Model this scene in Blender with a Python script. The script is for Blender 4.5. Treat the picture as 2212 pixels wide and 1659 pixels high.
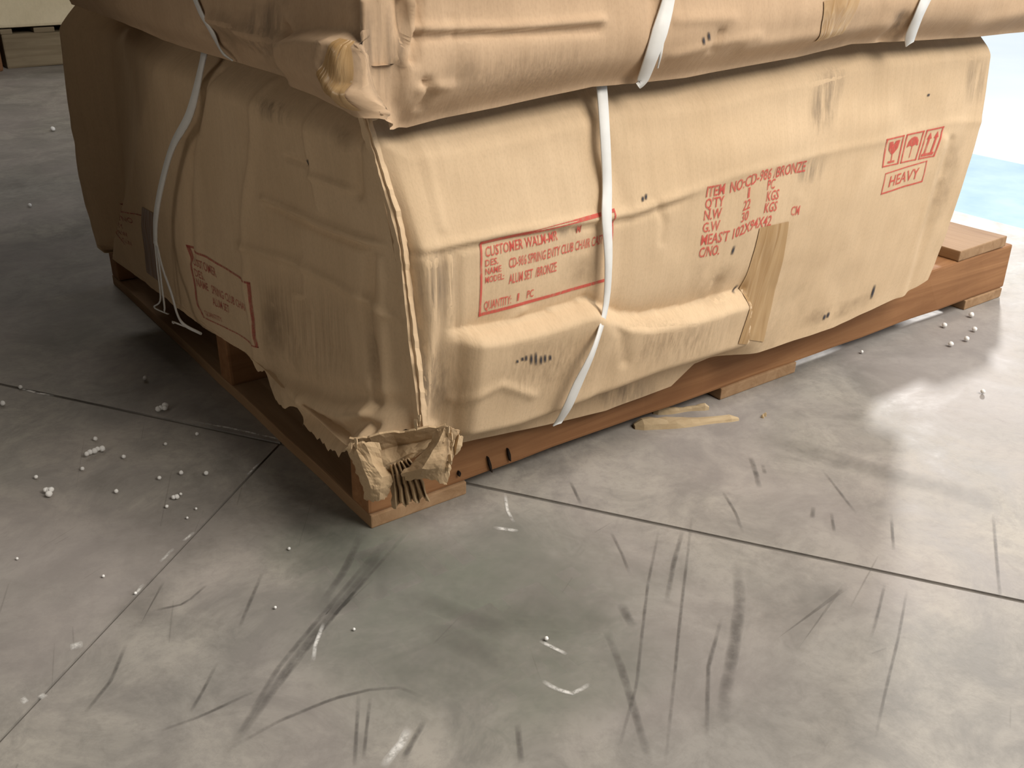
import bpy, bmesh, math, random
import numpy as np
from mathutils import Vector, Matrix, noise

random.seed(7)
sc = bpy.context.scene
for o in list(bpy.data.objects):
    bpy.data.objects.remove(o)
col = sc.collection

# ------------------------------------------------------------------ camera
W, H = 2212.0, 1659.0
FPX = 2161.93
CAM = np.array([-0.445, -0.8577, 0.6525])
YAW, PITCH, ROLL = 0.9292, 0.4529, 0.0182
_cy, _sy, _cp, _sp = math.cos(YAW), math.sin(YAW), math.cos(PITCH), math.sin(PITCH)
FW = np.array([_cy*_cp, _sy*_cp, -_sp])
_r = np.array([_sy, -_cy, 0.0])
_u = np.cross(_r, FW)
RT = math.cos(ROLL)*_r + math.sin(ROLL)*_u
UP = -math.sin(ROLL)*_r + math.cos(ROLL)*_u
cam_d = bpy.data.cameras.new('camera')
cam_d.sensor_width = 36.0
cam_d.lens = FPX/W*36.0
cam_d.clip_start = 0.02
cam = bpy.data.objects.new('camera', cam_d)
col.objects.link(cam)
cam.matrix_world = Matrix(((RT[0], UP[0], -FW[0], CAM[0]), (RT[1], UP[1], -FW[1], CAM[1]),
                           (RT[2], UP[2], -FW[2], CAM[2]), (0, 0, 0, 1)))
sc.camera = cam

# ------------------------------------------------------------------ light
sc.view_settings.view_transform = 'Standard'
sc.view_settings.look = 'None'
sc.view_settings.gamma = 1.0
sc.view_settings.use_curve_mapping = False
sc.view_settings.exposure = 0.0
world = bpy.data.worlds.new('sky')
sc.world = world
world.use_nodes = True
bg = world.node_tree.nodes['Background']
bg.inputs[0].default_value = (0.78, 0.88, 1.0, 1)
bg.inputs[1].default_value = 0.9

def add_light(name, kind, loc, energy, color=(1, 1, 1), target=None, direction=None, size=1.0, size_y=None, angle=None):
    d = bpy.data.lights.new(name, kind)
    d.energy = energy
    d.color = color
    if kind == 'AREA':
        d.shape = 'RECTANGLE'
        d.size = size
        d.size_y = size_y or size
    if angle is not None:
        d.angle = angle
    o = bpy.data.objects.new(name, d)
    col.objects.link(o)
    o.location = loc
    v = Vector(direction) if direction else Vector(target) - Vector(loc)
    o.rotation_euler = v.to_track_quat('-Z', 'Y').to_euler()
    return o

# low daylight coming in through the dock door (towards -X, -Y)
add_light('sun', 'SUN', (6, 4, 4), 2.3, (1.0, 0.95, 0.9), direction=(-0.81, -0.47, -0.35), angle=math.radians(4))
# warehouse ceiling lamps, then one added low fill light
add_light('ceiling_lamp_key', 'AREA', (1.50, -2.5, 2.7), 152, (1.0, 0.925, 0.83), target=(0.7, 0.0, 0.2), size=2.4, size_y=1.6)
add_light('ceiling_lamp_over', 'AREA', (1.55, -1.5, 3.7), 88, (1.0, 0.94, 0.86), direction=(0, 0, -1), size=1.6, size_y=1.0)
add_light('ceiling_lamp_far', 'AREA', (0.6, 5.4, 5.3), 62, (1.0, 0.93, 0.84), direction=(0, 0, -1), size=2.4, size_y=1.2)

add_light('ceiling_lamp_near', 'AREA', (-2.6, -0.6, 1.2), 7.0, (1.0, 0.90, 0.78), target=(-0.1, 0.1, 0.2), size=0.8, size_y=0.5)  # added low fill from the left for the side face, not a ceiling fixture

# ------------------------------------------------------------------ helpers
def ray(px, py):
    return FW + RT*((px - W/2)/FPX) - UP*((py - H/2)/FPX)

def at_z(px, py, z=0.0):
    d = ray(px, py)
    return CAM + d*((z - CAM[2])/d[2])

def at_plane(px, py, point, normal):
    d = ray(px, py)
    p = np.array(point, float)
    n = np.array(normal, float)
    return CAM + d*(((p - CAM) @ n)/(d @ n))

def project(P):
    P = np.asarray(P, float)
    d = P - CAM
    z = d @ FW
    return np.stack([W/2 + FPX*(d @ RT)/z, H/2 - FPX*(d @ UP)/z], -1)

HEAD = np.array([FW[0], FW[1], 0.0])
HEAD /= np.linalg.norm(HEAD)

def tag(o, label=None, cat=None, group=None, kind=None):
    if label: o['label'] = label
    if cat: o['category'] = cat
    if group: o['group'] = group
    if kind: o['kind'] = kind
    return o

def empty(name, loc=(0, 0, 0)):
    o = bpy.data.objects.new(name, None)
    o.empty_display_size = 0.05
    col.objects.link(o)
    o.location = loc
    return o

def link(name, me, mat, parent=None, smooth=False):
    o = bpy.data.objects.new(name, me)
    col.objects.link(o)
    if mat is not None:
        me.materials.append(mat)
    if smooth:
        for p in me.polygons: p.use_smooth = True
    if parent is not None:
        o.parent = parent
        o.matrix_parent_inverse = Matrix.Translation(-Vector(parent.location)) if parent.parent is None else Matrix()
    return o

def mesh_data(name, verts, faces, uvs=None):
    me = bpy.data.meshes.new(name)
    me.from_pydata([tuple(map(float, v)) for v in verts], [], faces)
    if uvs is not None:
        uvl = me.uv_layers.new(name='UVMap')
        vi = np.zeros(len(me.loops), dtype=np.int32)
        me.loops.foreach_get('vertex_index', vi)
        uvl.data.foreach_set('uv', np.asarray(uvs, np.float32)[vi].ravel())
    me.update()
    return me

def grid_faces(n, m, off=0, flip=False):
    f = []
    for i in range(n-1):
        for j in range(m-1):
            a = off + i*m + j
            q = (a, a+1, a+m+1, a+m)
            f.append(q[::-1] if flip else q)
    return f

def box_mesh(name, lo, hi, bevel=0.003, jitter=0.0, seed=0, cuts=0, axis=0):
    bm = bmesh.new()
    bmesh.ops.create_cube(bm, size=1.0)
    lo, hi = Vector(lo), Vector(hi)
    for v in bm.verts:
        v.co = Vector((lo[k] + (v.co[k]+0.5)*(hi[k]-lo[k]) for k in range(3)))
    if cuts:
        es = [e for e in bm.edges if abs((e.verts[0].co-e.verts[1].co)[axis]) > 1e-4]
        bmesh.ops.subdivide_edges(bm, edges=es, cuts=cuts, use_grid_fill=True)
    if bevel:
        sharp = [e for e in bm.edges if len(e.link_faces) == 2 and e.calc_face_angle(0) > 1.0]
        bmesh.ops.bevel(bm, geom=sharp, offset=bevel, segments=2, profile=0.6, affect='EDGES')
    if jitter:
        for v in bm.verts:
            v.co += Vector(noise.noise_vector(v.co*9 + Vector((seed*3.1, 0, 0))))*jitter
    me = bpy.data.meshes.new(name)
    bm.to_mesh(me)
    bm.free()
    return me

def interp(pts, x):
    xs = [p[0] for p in pts]; ys = [p[1] for p in pts]
    return np.interp(x, xs, ys)

def smooth(a, b, x):
    t = np.clip((x-a)/(b-a), 0, 1)
    return t*t*(3-2*t)

def poly_dist(pts, X, Y):
    best = np.full(X.shape, 1e9)
    for (x0, y0), (x1, y1) in zip(pts[:-1], pts[1:]):
        dx, dy = x1-x0, y1-y0
        t = np.clip(((X-x0)*dx + (Y-y0)*dy)/(dx*dx+dy*dy), 0, 1)
        best = np.minimum(best, np.hypot(X-x0-t*dx, Y-y0-t*dy))
    return best

def resample(P, n):
    P = np.asarray(P, float)
    l = np.concatenate([[0], np.cumsum(np.linalg.norm(np.diff(P, axis=0), axis=1))])
    t = np.linspace(0, l[-1], n)
    return np.stack([np.interp(t, l, P[:, k]) for k in range(P.shape[1])], -1)

def vnoise(P, scale, seed=0):
    out = np.zeros(P.shape[:2])
    for i in range(P.shape[0]):
        for j in range(P.shape[1]):
            out[i, j] = noise.noise(Vector(P[i, j])*scale + Vector((seed*7.3, seed*1.7, 0)))
    return out

class Sheet:
    """A curved cardboard face: a grid spanned by four edge curves, pushed along its normal by a relief."""
    def __init__(s, bottom, top, left, right, n, m, outward):
        u = np.linspace(0, 1, n)[:, None, None]
        v = np.linspace(0, 1, m)[None, :, None]
        B = resample(bottom, n)[:, None]; T = resample(top, n)[:, None]
        L = resample(left, m)[None]; R = resample(right, m)[None]
        P = (1-v)*B + v*T + (1-u)*L + u*R - ((1-u)*(1-v)*B[0] + u*(1-v)*B[-1] + (1-u)*v*T[0] + u*v*T[-1])
        s.P = P; s.n, s.m = n, m
        s.out = np.array(outward, float)/np.linalg.norm(outward)
        q = project(P)
        s.X, s.Y = q[..., 0], q[..., 1]
        s.u = np.broadcast_to(u[..., 0], (n, m)); s.v = np.broadcast_to(v[..., 0], (n, m))
    def push(s, d):
        s.P = s.P + d[..., None]*s.out
    def finish(s):
        s.Q = project(s.P)
        du = np.gradient(s.P, axis=0); dv = np.gradient(s.P, axis=1)
        N = np.cross(du, dv)
        N /= np.linalg.norm(N, axis=-1, keepdims=True) + 1e-12
        if (N.reshape(-1, 3).mean(0) @ s.out) < 0: N = -N; s.flip = True
        else: s.flip = False
        s.N = N
        a = np.linalg.norm(np.diff(s.P.mean(1), axis=0), axis=1).sum()
        b = np.linalg.norm(np.diff(s.P.mean(0), axis=0), axis=1).sum()
        s.uv = np.stack([s.u*a, s.v*b], -1)
        return s
    def _bi(s, A, i, j):
        i = min(max(i, 0), s.n-1.001); j = min(max(j, 0), s.m-1.001)
        i0, j0 = int(i), int(j); f, g = i-i0, j-j0
        return A[i0, j0]*(1-f)*(1-g) + A[i0+1, j0]*f*(1-g) + A[i0, j0+1]*(1-f)*g + A[i0+1, j0+1]*f*g
    def inv(s, px, py):
        d = np.hypot(s.Q[..., 0]-px, s.Q[..., 1]-py)
        i, j = np.unravel_index(np.argmin(d), d.shape)
        i, j = float(i), float(j)
        for _ in range(6):
            i = min(max(i, 0), s.n-1.01); j = min(max(j, 0), s.m-1.01)
            q = s._bi(s.Q, i, j); e = np.array([px, py]) - q
            h = 0.6
            a = (s._bi(s.Q, min(i+h, s.n-1), j) - s._bi(s.Q, i-h, j))/(2*h)
            b = (s._bi(s.Q, i, min(j+h, s.m-1)) - s._bi(s.Q, i, j-h))/(2*h)
            M = np.stack([a, b], -1)
            det = np.linalg.det(M)
            if abs(det) < 1e-6: break
            st = np.linalg.solve(M, e)
            st = np.clip(st, -3, 3)
            i += st[0]; j += st[1]
        return i, j
    def pt(s, i, j, lift=0.0):
        return s._bi(s.P, i, j) + s._bi(s.N, i, j)*lift
    def at(s, px, py, lift=0.0):
        i, j = s.inv(px, py)
        return s.pt(i, j, lift)
    def nrm(s, px, py):
        i, j = s.inv(px, py)
        return s._bi(s.N, i, j)
    def mesh_arrays(s):
        return s.P.reshape(-1, 3), grid_faces(s.n, s.m, flip=not s.flip), s.uv.reshape(-1, 2)
    def quad_grid(s, quad, n, m, lift):
        """grid over the surface between four picture-measured corners TL, TR, BR, BL"""
        ij = [np.array(s.inv(*q)) for q in quad]
        V = []; UVs = []
        for a in np.linspace(0, 1, n):
            for b in np.linspace(0, 1, m):
                c = (1-b)*((1-a)*ij[0] + a*ij[1]) + b*((1-a)*ij[3] + a*ij[2])
                V.append(s.pt(c[0], c[1], lift)); UVs.append((a, 1-b))
        return V, UVs

# ------------------------------------------------------------------ materials
class NT:
    def __init__(s, name):
        s.mat = bpy.data.materials.new(name)
        s.mat.use_nodes = True
        s.t = s.mat.node_tree
        s.t.nodes.clear()
        s.out = s.n('ShaderNodeOutputMaterial')
        s.bsdf = s.n('ShaderNodeBsdfPrincipled')
        s.t.links.new(s.bsdf.outputs[0], s.out.inputs[0])
    def n(s, kind, **kw):
        nd = s.t.nodes.new(kind)
        for k, v in kw.items(): setattr(nd, k, v)
        return nd
    def l(s, a, b): s.t.links.new(a, b)
    def setin(s, sock, v):
        if hasattr(v, 'links'): s.l(v, sock)
        else: sock.default_value = v
    def coord(s, which='Object', scale=(1, 1, 1), rot=(0, 0, 0)):
        tc = s.n('ShaderNodeTexCoord'); mp = s.n('ShaderNodeMapping')
        mp.inputs['Scale'].default_value = scale
        mp.inputs['Rotation'].default_value = rot
        s.l(tc.outputs[which], mp.inputs[0])
        return mp.outputs[0]
    def noise(s, vec, scale=5, detail=4, rough=0.55, dist=0.0):
        nd = s.n('ShaderNodeTexNoise')
        nd.inputs['Scale'].default_value = scale
        nd.inputs['Detail'].default_value = detail
        nd.inputs['Roughness'].default_value = rough
        nd.inputs['Distortion'].default_value = dist
        s.l(vec, nd.inputs['Vector'])
        return nd.outputs['Fac']
    def ramp(s, fac, stops):
        nd = s.n('ShaderNodeValToRGB')
        while len(nd.color_ramp.elements) < len(stops): nd.color_ramp.elements.new(0.5)
        for e, (p, c) in zip(nd.color_ramp.elements, stops):
            e.position = p
            e.color = (c, c, c, 1) if isinstance(c, (int, float)) else (*c, 1)
        s.l(fac, nd.inputs[0])
        return nd.outputs[0]
    def mix(s, fac, a, b, mode='MIX'):
        nd = s.n('ShaderNodeMix', data_type='RGBA', blend_type=mode)
        s.setin(nd.inputs[0], fac)
        s.setin(nd.inputs[6], a if hasattr(a, 'links') else (*a, 1))
        s.setin(nd.inputs[7], b if hasattr(b, 'links') else (*b, 1))
        return nd.outputs[2]
    def math(s, op, a, b=0.0):
        nd = s.n('ShaderNodeMath', operation=op)
        s.setin(nd.inputs[0], a); s.setin(nd.inputs[1], b)
        return nd.outputs[0]
    def bump(s, h, strength=0.3, dist=0.002):
        nd = s.n('ShaderNodeBump')
        nd.inputs['Strength'].default_value = strength
        nd.inputs['Distance'].default_value = dist
        s.l(h, nd.inputs['Height'])
        s.l(nd.outputs[0], s.bsdf.inputs['Normal'])
    def set(s, **kw):
        for k, v in kw.items():
            sock = s.bsdf.inputs[k.replace('_', ' ')]
            if isinstance(v, tuple) and len(v) == 3: v = (*v, 1)
            s.setin(sock, v)
        return s

def cardboard(name, light, dark, flute=1.0, which='UV'):
    m = NT(name)
    uv = m.coord(which)
    big = m.noise(uv, 5, 4, 0.6, 0.4)
    fib = m.noise(m.coord(which, (90, 6, 40)), 1.0, 3, 0.6)
    fine = m.noise(m.coord(which, (1, 0.5, 1)), 420, 2, 0.6)
    c = m.mix(m.ramp(big, [(0.3, 0.0), (0.72, 1.0)]), light, dark)
    c = m.mix(m.ramp(fib, [(0.40, 0.0), (0.78, 0.22)]), c, tuple(x*0.72 for x in dark))
    c = m.mix(m.ramp(fine, [(0.45, 0.0), (0.8, 0.22)]), c, tuple(x*0.6 for x in dark))
    dirt = m.noise(uv, 2.6, 6, 0.7, 0.8)
    c = m.mix(m.ramp(dirt, [(0.60, 0.0), (0.85, 0.45)]), c, (0.17, 0.13, 0.085))
    m.set(Base_Color=c, Roughness=0.82)
    m.bsdf.inputs['Specular IOR Level'].default_value = 0.2
    h = m.math('ADD', m.math('MULTIPLY', fib, flute), m.math('MULTIPLY', fine, 0.25))
    m.bump(h, 0.35, 0.0016)
    return m.mat

M = {}
M['card_low'] = cardboard('cardboard_pale', (0.66, 0.497, 0.325), (0.57, 0.415, 0.258))
M['card_up'] = cardboard('cardboard_tan', (0.565, 0.405, 0.265), (0.46, 0.318, 0.20))
M['card_torn'] = cardboard('cardboard_torn', (0.52, 0.385, 0.235), (0.36, 0.245, 0.14), 1.6, 'Object')
M['card_brown'] = cardboard('cardboard_brown', (0.20, 0.10, 0.05), (0.14, 0.07, 0.035), 1.0, 'Object')
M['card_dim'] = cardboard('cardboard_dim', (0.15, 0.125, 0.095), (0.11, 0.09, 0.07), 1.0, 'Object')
M['card_cream'] = cardboard('cardboard_cream', (0.66, 0.58, 0.42), (0.55, 0.48, 0.33), 0.6, 'Object')

def wood(name, light, dark, axis=0):
    m = NT(name)
    sc_ = [38, 38, 38]; sc_[axis] = 2.2
    v = m.coord('Object', tuple(sc_))
    g = m.noise(v, 1.0, 5, 0.62, 0.9)
    big = m.noise(m.coord('Object'), 3.5, 3, 0.5)
    c = m.mix(m.ramp(g, [(0.28, 0.0), (0.72, 1.0)]), dark, light)
    c = m.mix(m.ramp(big, [(0.42, 0.0), (0.75, 0.5)]), c, tuple(x*0.62 for x in dark))
    m.set(Base_Color=c, Roughness=0.78)
    m.bsdf.inputs['Specular IOR Level'].default_value = 0.25
    m.bump(g, 0.4, 0.003)
    return m.mat
M['wood_x'] = wood('wood_runner', (0.37, 0.19, 0.085), (0.22, 0.10, 0.042), 0)
M['wood_y'] = wood('wood_board', (0.41, 0.265, 0.15), (0.26, 0.15, 0.075), 1)
M['wood_pale'] = wood('wood_pale', (0.68, 0.55, 0.36), (0.45, 0.33, 0.19), 0)
M['wood_grey'] = wood('wood_grey', (0.235, 0.19, 0.125), (0.15, 0.115, 0.07), 0)

def plain(name, color, rough=0.6, spec=0.3, noise_scale=None, dark=None):
    m = NT(name)
    if noise_scale:
        c = m.mix(m.noise(m.coord('Object'), noise_scale, 4), color, dark)
        m.set(Base_Color=c, Roughness=rough)
    else:
        m.set(Base_Color=color, Roughness=rough)
    m.bsdf.inputs['Specular IOR Level'].default_value = spec
    return m.mat
M['strap'] = plain('white_plastic_band', (0.80, 0.80, 0.78), 0.38, 0.4, 60, (0.66, 0.66, 0.64))
M['foam'] = plain('white_foam', (0.88, 0.88, 0.86), 0.8, 0.2, 300, (0.80, 0.80, 0.79))
M['dark'] = plain('dark_gap', (0.015, 0.012, 0.01), 0.9, 0.1, 20, (0.03, 0.02, 0.015))
M['edge'] = plain('torn_edge', (0.62, 0.47, 0.30), 0.9, 0.1, 90, (0.45, 0.32, 0.19))
M['blue_flake'] = plain('blue_white_plastic', (0.55, 0.62, 0.70), 0.5, 0.3, 90, (0.70, 0.75, 0.80))

def ink(name, color, strength=0.9):
    m = NT(name)
    f = m.noise(m.coord('Object', (1, 1, 0.35)), 240, 3, 0.7)
    tr = m.n('ShaderNodeBsdfTransparent')
    mx = m.n('ShaderNodeMixShader')
    m.set(Base_Color=color, Roughness=0.8)
    a = m.ramp(f, [(0.30, strength*0.45), (0.52, strength)])
    m.l(a, mx.inputs[0]); m.l(tr.outputs[0], mx.inputs[1]); m.l(m.bsdf.outputs[0], mx.inputs[2])
    m.l(mx.outputs[0], m.out.inputs[0])
    return m.mat
M['ink'] = ink('red_ink', (0.60, 0.085, 0.065), 0.80)
M['ink_faint'] = ink('red_ink_faint', (0.55, 0.10, 0.07), 0.55)
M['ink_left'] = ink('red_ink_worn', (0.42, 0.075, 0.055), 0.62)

def soft_decal(name, color, alpha, streak=(1, 1, 1), nscale=6.0, power=1.0, lo=0.35, hi=0.65, rough=0.8):
    """stain or scuff that fades out towards the rim of its own patch"""
    m = NT(name)
    tc = m.n('ShaderNodeTexCoord')
    sep = m.n('ShaderNodeSeparateXYZ')
    m.l(tc.outputs['UV'], sep.inputs[0])
    def tent(o):
        a = m.math('ABSOLUTE', m.math('SUBTRACT', o, 0.5))
        return m.math('SUBTRACT', 1.0, m.math('POWER', m.math('MULTIPLY', a, 2.0), 2.0))
    fall = m.math('MULTIPLY', tent(sep.outputs[0]), tent(sep.outputs[1]))
    f = m.noise(m.coord('Object', streak), nscale, 5, 0.65)
    a = m.math('MULTIPLY', m.math('MULTIPLY', fall, m.ramp(f, [(lo, 0.0), (hi, 1.0)])), alpha)
    tr = m.n('ShaderNodeBsdfTransparent'); mx = m.n('ShaderNodeMixShader')
    m.set(Base_Color=color, Roughness=rough)
    m.l(a, mx.inputs[0]); m.l(tr.outputs[0], mx.inputs[1]); m.l(m.bsdf.outputs[0], mx.inputs[2])
    m.l(mx.outputs[0], m.out.inputs[0])
    return m.mat
M['smudge'] = soft_decal('grey_smudge', (0.16, 0.13, 0.10), 0.6, (70, 70, 6), 1.6, 1.0, 0.38, 0.75)
M['smudge_soft'] = soft_decal('brown_smudge', (0.26, 0.185, 0.11), 0.34, (1, 1, 1), 22)
M['flute'] = soft_decal('flute_streaks', (0.34, 0.25, 0.16), 0.34, (300, 300, 4), 1.0, 1.0, 0.40, 0.68)
M['tick'] = soft_decal('black_tick', (0.035, 0.035, 0.045), 1.0, (1, 1, 1), 90, 1.0, 0.1, 0.4)
M['scuff'] = soft_decal('dark_scuff', (0.13, 0.12, 0.11), 0.62, (1, 1, 1), 40, 1.0, 0.25, 0.62, 0.6)
M['scuff_soft'] = soft_decal('soft_scuff', (0.15, 0.14, 0.125), 0.34, (1, 1, 1), 9, 1.0, 0.2, 0.75, 0.55)
M['chalk'] = soft_decal('white_scrape', (0.80, 0.79, 0.76), 0.9, (1, 1, 1), 120, 1.0, 0.30, 0.55)
M['stain_green'] = soft_decal('green_stain', (0.20, 0.235, 0.18), 0.48, (1, 1, 1), 5, 1.0, 0.2, 0.6, 0.5)

def tape_mat(name='brown_parcel_tape', a=(0.36, 0.215, 0.088), b=(0.50, 0.335, 0.17)):
    m = NT(name)
    f = m.noise(m.coord('UV', (2.5, 0.6, 1)), 1.8, 2, 0.5, 1.0)
    c = m.mix(m.ramp(f, [(0.35, 0.0), (0.65, 1.0)]), a, b)
    m.set(Base_Color=c, Roughness=0.28)
    m.bsdf.inputs['Specular IOR Level'].default_value = 0.5
    m.bump(f, 0.5, 0.004)
    return m.mat
M['tape'] = tape_mat()
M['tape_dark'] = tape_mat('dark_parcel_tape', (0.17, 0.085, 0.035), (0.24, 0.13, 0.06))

def concrete(name, a, b, tint=True):
    m = NT(name)
    o = m.coord('Object')
    n1 = m.noise(o, 1.7, 5, 0.6, 0.5)
    n2 = m.noise(o, 9, 6, 0.7, 0.6)
    n3 = m.noise(o, 60, 4, 0.7)
    n4 = m.noise(m.coord('Object', (14, 90, 1), (0, 0, 0.6)), 1.0, 4, 0.7)
    c = m.mix(m.ramp(n1, [(0.36, 0.0), (0.62, 1.0)]), a, b)
    c = m.mix(m.ramp(n2, [(0.38, 0.75), (0.60, 0.0)]), c, tuple(x*0.62 for x in b))
    c = m.mix(m.ramp(n3, [(0.30, 0.40), (0.52, 0.0)]), c, tuple(x*0.62 for x in b))
    c = m.mix(m.ramp(n4, [(0.62, 0.0), (0.80, 0.30)]), c, tuple(x*0.6 for x in b))
    c = m.mix(m.ramp(m.noise(o, 24, 5, 0.75, 1.2), [(0.52, 0.0), (0.72, 0.42)]), c, tuple(x*0.58 for x in b))
    c = m.mix(m.ramp(m.noise(o, 4.2, 6, 0.72, 1.0), [(0.54, 0.0), (0.74, 0.40)]), c, tuple(x*0.55 for x in b))
    c = m.mix(m.ramp(m.noise(o, 3.1, 3, 0.5, 0.2), [(0.42, 0.0), (0.62, 0.35)]), c, (0.36, 0.315, 0.305))
    m.set(Base_Color=c, Roughness=m.ramp(n2, [(0.3, 0.50), (0.7, 0.68)]))
    m.bsdf.inputs['Specular IOR Level'].default_value = 0.28
    m.bump(m.math('ADD', n3, m.math('MULTIPLY', n2, 1.5)), 0.12, 0.002)
    return m.mat
M['concrete'] = concrete('worn_concrete', (0.40, 0.372, 0.325), (0.30, 0.285, 0.262))
M['joint'] = plain('joint_filler', (0.085, 0.08, 0.07), 0.85, 0.2, 40, (0.24, 0.22, 0.20))
M['yard'] = plain('yard_pavement', (0.80, 0.84, 0.86), 0.85, 0.2, 1.2, (0.62, 0.70, 0.76))
M['apron'] = plain('blue_grey_apron', (0.235, 0.40, 0.60), 0.8, 0.3, 9.0, (0.50, 0.66, 0.80))
M['wall'] = plain('painted_wall', (0.26, 0.25, 0.23), 0.8, 0.2, 1.5, (0.22, 0.21, 0.20))
M['ceiling'] = plain('ceiling_sheet', (0.22, 0.22, 0.21), 0.8, 0.2, 1.5, (0.18, 0.18, 0.17))

# ------------------------------------------------------------------ setting
XD = 1.78          # dock door line
FX0, FX1, FY0, FY1 = -5.0, XD, -5.5, 8.0

def clip_poly(poly, p, n):
    out = []
    for i in range(len(poly)):
        a, b = poly[i], poly[(i+1) % len(poly)]
        da = (a[0]-p[0])*n[0] + (a[1]-p[1])*n[1]; db = (b[0]-p[0])*n[0] + (b[1]-p[1])*n[1]
        if da >= 0: out.append(a)
        if (da >= 0) != (db >= 0):
            t = da/(da-db); out.append((a[0]+t*(b[0]-a[0]), a[1]+t*(b[1]-a[1])))
    return out

floor = link('floor', box_mesh('floor', (FX0, FY0, -0.2), (FX1, FY1, -0.0022), 0), M['joint'])
tag(floor, 'worn grey concrete warehouse floor with scuffs and saw-cut joints', kind='structure')
ja, jb = at_z(0, 830)[:2], at_z(2212, 1300)[:2]
ka, kb = at_z(580, 985)[:2], at_z(0, 1600)[:2]
d1 = (jb-ja)/np.linalg.norm(jb-ja); n1 = np.array([-d1[1], d1[0]])
d2 = (kb-ka)/np.linalg.norm(kb-ka); n2 = np.array([-d2[1], d2[0]])
GAP1, GAP2 = 0.0030, 0.0016
for s1 in (1, -1):
    for s2 in (1, -1):
        poly = [(FX0, FY0), (FX1, FY0), (FX1, FY1), (FX0, FY1)]
        poly = clip_poly(poly, ja + s1*n1*GAP1, s1*n1)
        poly = clip_poly(poly, ka + s2*n2*GAP2, s2*n2)
        k = len(poly)
        V = [(x, y, 0.0) for x, y in poly] + [(x, y, -0.1) for x, y in poly]
        F = [tuple(range(k)), tuple(range(2*k-1, k-1, -1))] + [(i, i+k, (i+1) % k+k, (i+1) % k) for i in range(k)]
        link('slab', mesh_data('slab', V, F), M['concrete'], floor)

ap = link('trim_1', box_mesh('trim_1', (XD, -4, -0.2), (XD+0.62, 8, -0.004), 0.004), M['apron'])
tag(ap, 'blue grey sill strip in the open dock doorway', kind='structure')
yd = link('floor_yard', box_mesh('floor_yard', (XD+0.62, -12, -0.25), (22, 20, -0.006), 0), M['yard'])
tag(yd, 'bright sunlit pavement outside the dock door', kind='structure')

def wall(name, lo, hi, mat, label):
    o = link(name, box_mesh(name, lo, hi, 0), mat)
    tag(o, label, kind='structure')
    return o
wall('wall_back', (FX0, FY1, -0.2), (FX1, FY1+0.15, 5.6), M['wall'], 'plain painted wall at the far end of the warehouse')
wall('wall_left', (FX0-0.15, FY0, -0.2), (FX0, FY1, 5.6), M['wall'], 'plain painted side wall of the warehouse')
wall('wall_front', (FX0, FY0-0.15, -0.2), (FX1, FY0, 5.6), M['wall'], 'plain painted wall behind the viewer')
wr = tag(empty('wall_right', (XD, 0, 0)), 'warehouse wall around the open dock door', kind='structure')
for nm, lo, hi in (('wall_panel', (XD, FY0, -0.2), (XD+0.12, -2.2, 5.6)), ('wall_panel', (XD, 1.4, -0.2), (XD+0.12, FY1, 5.6)),
                   ('door_header', (XD, -2.2, 3.2), (XD+0.12, 1.4, 5.6))):
    link(nm, box_mesh(nm, lo, hi, 0), M['wall'], wr)
wall('ceiling', (FX0, FY0, 5.6), (FX1+0.12, FY1, 5.75), M['ceiling'], 'pale sheet metal warehouse ceiling')

# ------------------------------------------------------------------ floor marks
def floor_ribbon(name, pts, width, mat, z=0.0006, n=None, wob=0.0):
    P = np.array([at_z(*p)[:2] for p in pts])
    n = n or max(6, int(np.linalg.norm(np.diff(P, axis=0), axis=1).sum()/0.012))
    P = resample(P, n)
    T = np.gradient(P, axis=0); T /= np.linalg.norm(T, axis=1, keepdims=True)
    Nn = np.stack([-T[:, 1], T[:, 0]], -1)
    V = []; UVs = []
    for i in range(n):
        w = width/2*(1 + wob*math.sin(i*1.7))
        off = wob*width*math.sin(i*0.35)
        for k, a in enumerate((-1, 1)):
            q = P[i] + Nn[i]*(a*w + off)
            V.append((q[0], q[1], z)); UVs.append((i/(n-1), k))
    F = [(2*i, 2*i+1, 2*i+3, 2*i+2) for i in range(n-1)]
    # give the ribbon a middle row so the rim fade has something to fade to
    return link(name, mesh_data(name, V, F, UVs), mat, floor)

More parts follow.
